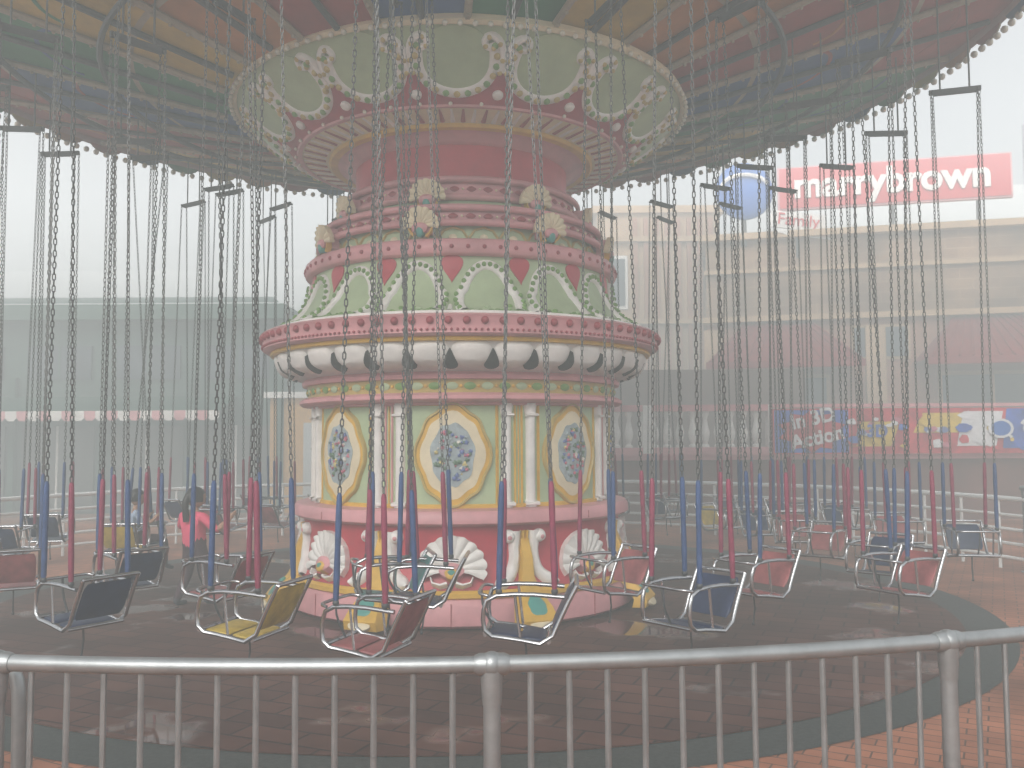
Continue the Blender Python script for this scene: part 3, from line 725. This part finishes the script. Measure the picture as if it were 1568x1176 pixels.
for i in range(8):
    x=-21.2+i*2.1; b.box((x,20.97,1.05),(1.7,0.1,2.0),mat('shopfront_dark',(0.09,0.09,0.085),0.3,0.3)); b.box((x,20.93,1.05),(0.05,0.06,2.0),WHITE)
    b.box((x+1.05,20.9,1.6),(0.14,0.14,3.2),GRF)
    b.box((x,20.96,3.55),(1.5,0.08,0.8),GLASS); b.box((x,20.93,3.55),(0.05,0.05,0.8),GW)
b.add([(-22,20.95,2.75),(-6.5,20.95,2.75),(-6.5,19.7,2.35),(-22,19.7,2.35)],[(0,1,2,3)],GRF)
n=62
for i in range(n):
    x=-22+i*0.25; b.add([(x,19.69,2.37),(x+0.25,19.69,2.37),(x+0.25,19.69,2.22),(x+0.19,19.69,2.15),(x+0.06,19.69,2.15),(x,19.69,2.22)],[(0,1,2,3,4,5)],WHITE if i%2 else PINK)
b.build('walls',gbld,smooth=False)
ob_=MB(); ob_.box((-4.9,21.5,1.35),(1.6,1.2,2.7),mat('ochre_wall',(0.60,0.32,0.08),0.8)); ob_.box((-4.9,21.4,2.75),(1.8,1.4,0.14),WHITE); ob_.box((-4.6,20.87,1.1),(0.6,0.06,2.0),PALE)
ob_.box((-1.0,23.0,1.5),(5.5,1,3.0),GW)
ob_.build('ochre_kiosk',smooth=False)
pb=MB(); pb.box((-20,46,5),(30,6,10.0),PALE)
for i in range(12):
    for z in (1.8,4.2,6.8): pb.box((-31+i*2.1,42.95,z),(1.1,0.1,1.3),GLASS)
pb.build('pale_building',smooth=False)
pb=MB(); pb.box((26,40,6),(30,8,12),PALE)
for i in range(13):
    for z in (2,4.5,7,9.5): pb.box((12.5+i*2.2,35.95,z),(1.1,0.1,1.3),GLASS)
pb.build('hotel_building',smooth=False)

# ------------------------------------------------------------ fog: thinner over the ride, a denser bank behind it, a self-glowing layer added above the roofs to brighten the sky
def fog(name,z0,z1,y0,y1,den,em,col):
    fm=bpy.data.materials.new(name+'_volume'); fm.use_nodes=True; nt=fm.node_tree; nt.nodes.remove(nt.nodes['Principled BSDF'])
    out=nt.nodes['Material Output']; vs=nt.nodes.new('ShaderNodeVolumePrincipled')
    vs.inputs['Color'].default_value=(0.97,0.97,0.97,1); vs.inputs['Density'].default_value=den; vs.inputs['Anisotropy'].default_value=0.1
    vs.inputs['Emission Color'].default_value=col+(1,); vs.inputs['Emission Strength'].default_value=em  # added glow stands in for light scattered repeatedly inside the fog
    nt.links.new(vs.outputs['Volume'],out.inputs['Volume'])
    b=MB(); b.box((0,(y0+y1)/2,(z0+z1)/2),(120,y1-y0,z1-z0),fm); return b.build(name,smooth=False)
fog('fog',-0.2,6.6,-30,17.4,0.038,0.0066,(0.90,1.0,0.97))
fog('fog',-0.2,6.6,17.403,80,0.105,0.028,(0.92,1.0,0.98))
fog('fog',6.603,10.5,-30,80,0.055,0.060,(0.97,1.0,1.0))

# ------------------------------------------------------------ world, sun, camera
w=bpy.data.worlds.new("World"); scene.world=w; w.use_nodes=True; nt=w.node_tree
bg=nt.nodes['Background']; sk_=nt.nodes.new('ShaderNodeTexSky'); sk_.sky_type='NISHITA'; sk_.sun_disc=False
EL=34
sk_.sun_elevation=R_(EL); sk_.sun_rotation=R_(200); sk_.air_density=1.0; sk_.dust_density=6.0; sk_.ozone_density=0.6
hs=nt.nodes.new('ShaderNodeHueSaturation'); hs.inputs['Saturation'].default_value=0.35
nt.links.new(sk_.outputs['Color'],hs.inputs['Color']); nt.links.new(hs.outputs['Color'],bg.inputs['Color']); bg.inputs['Strength'].default_value=0.15
sl=bpy.data.lights.new('sun','SUN'); sl.energy=2.6; sl.angle=R_(40); sl.color=(1,0.97,0.92)
so=bpy.data.objects.new('sun',sl); scene.collection.objects.link(so)
az=R_(200); el=R_(EL)
dirv=Vector((math.sin(az)*math.cos(el),math.cos(az)*math.cos(el),math.sin(el)))
so.rotation_euler=dirv.to_track_quat('Z','Y').to_euler()
cam=bpy.data.cameras.new('camera'); co=bpy.data.objects.new('camera',cam); scene.collection.objects.link(co)
cam.lens=31.2; cam.sensor_width=36; cam.clip_end=1000; cam.clip_start=0.05
m=Matrix.Rotation(R_(90+3.46),4,'X')@Matrix.Rotation(R_(-0.35),4,'Z')
co.matrix_world=Matrix.Translation((0,0,1.72))@m
scene.camera=co
scene.view_settings.view_transform='Standard'; scene.view_settings.look='None'; scene.view_settings.exposure=0
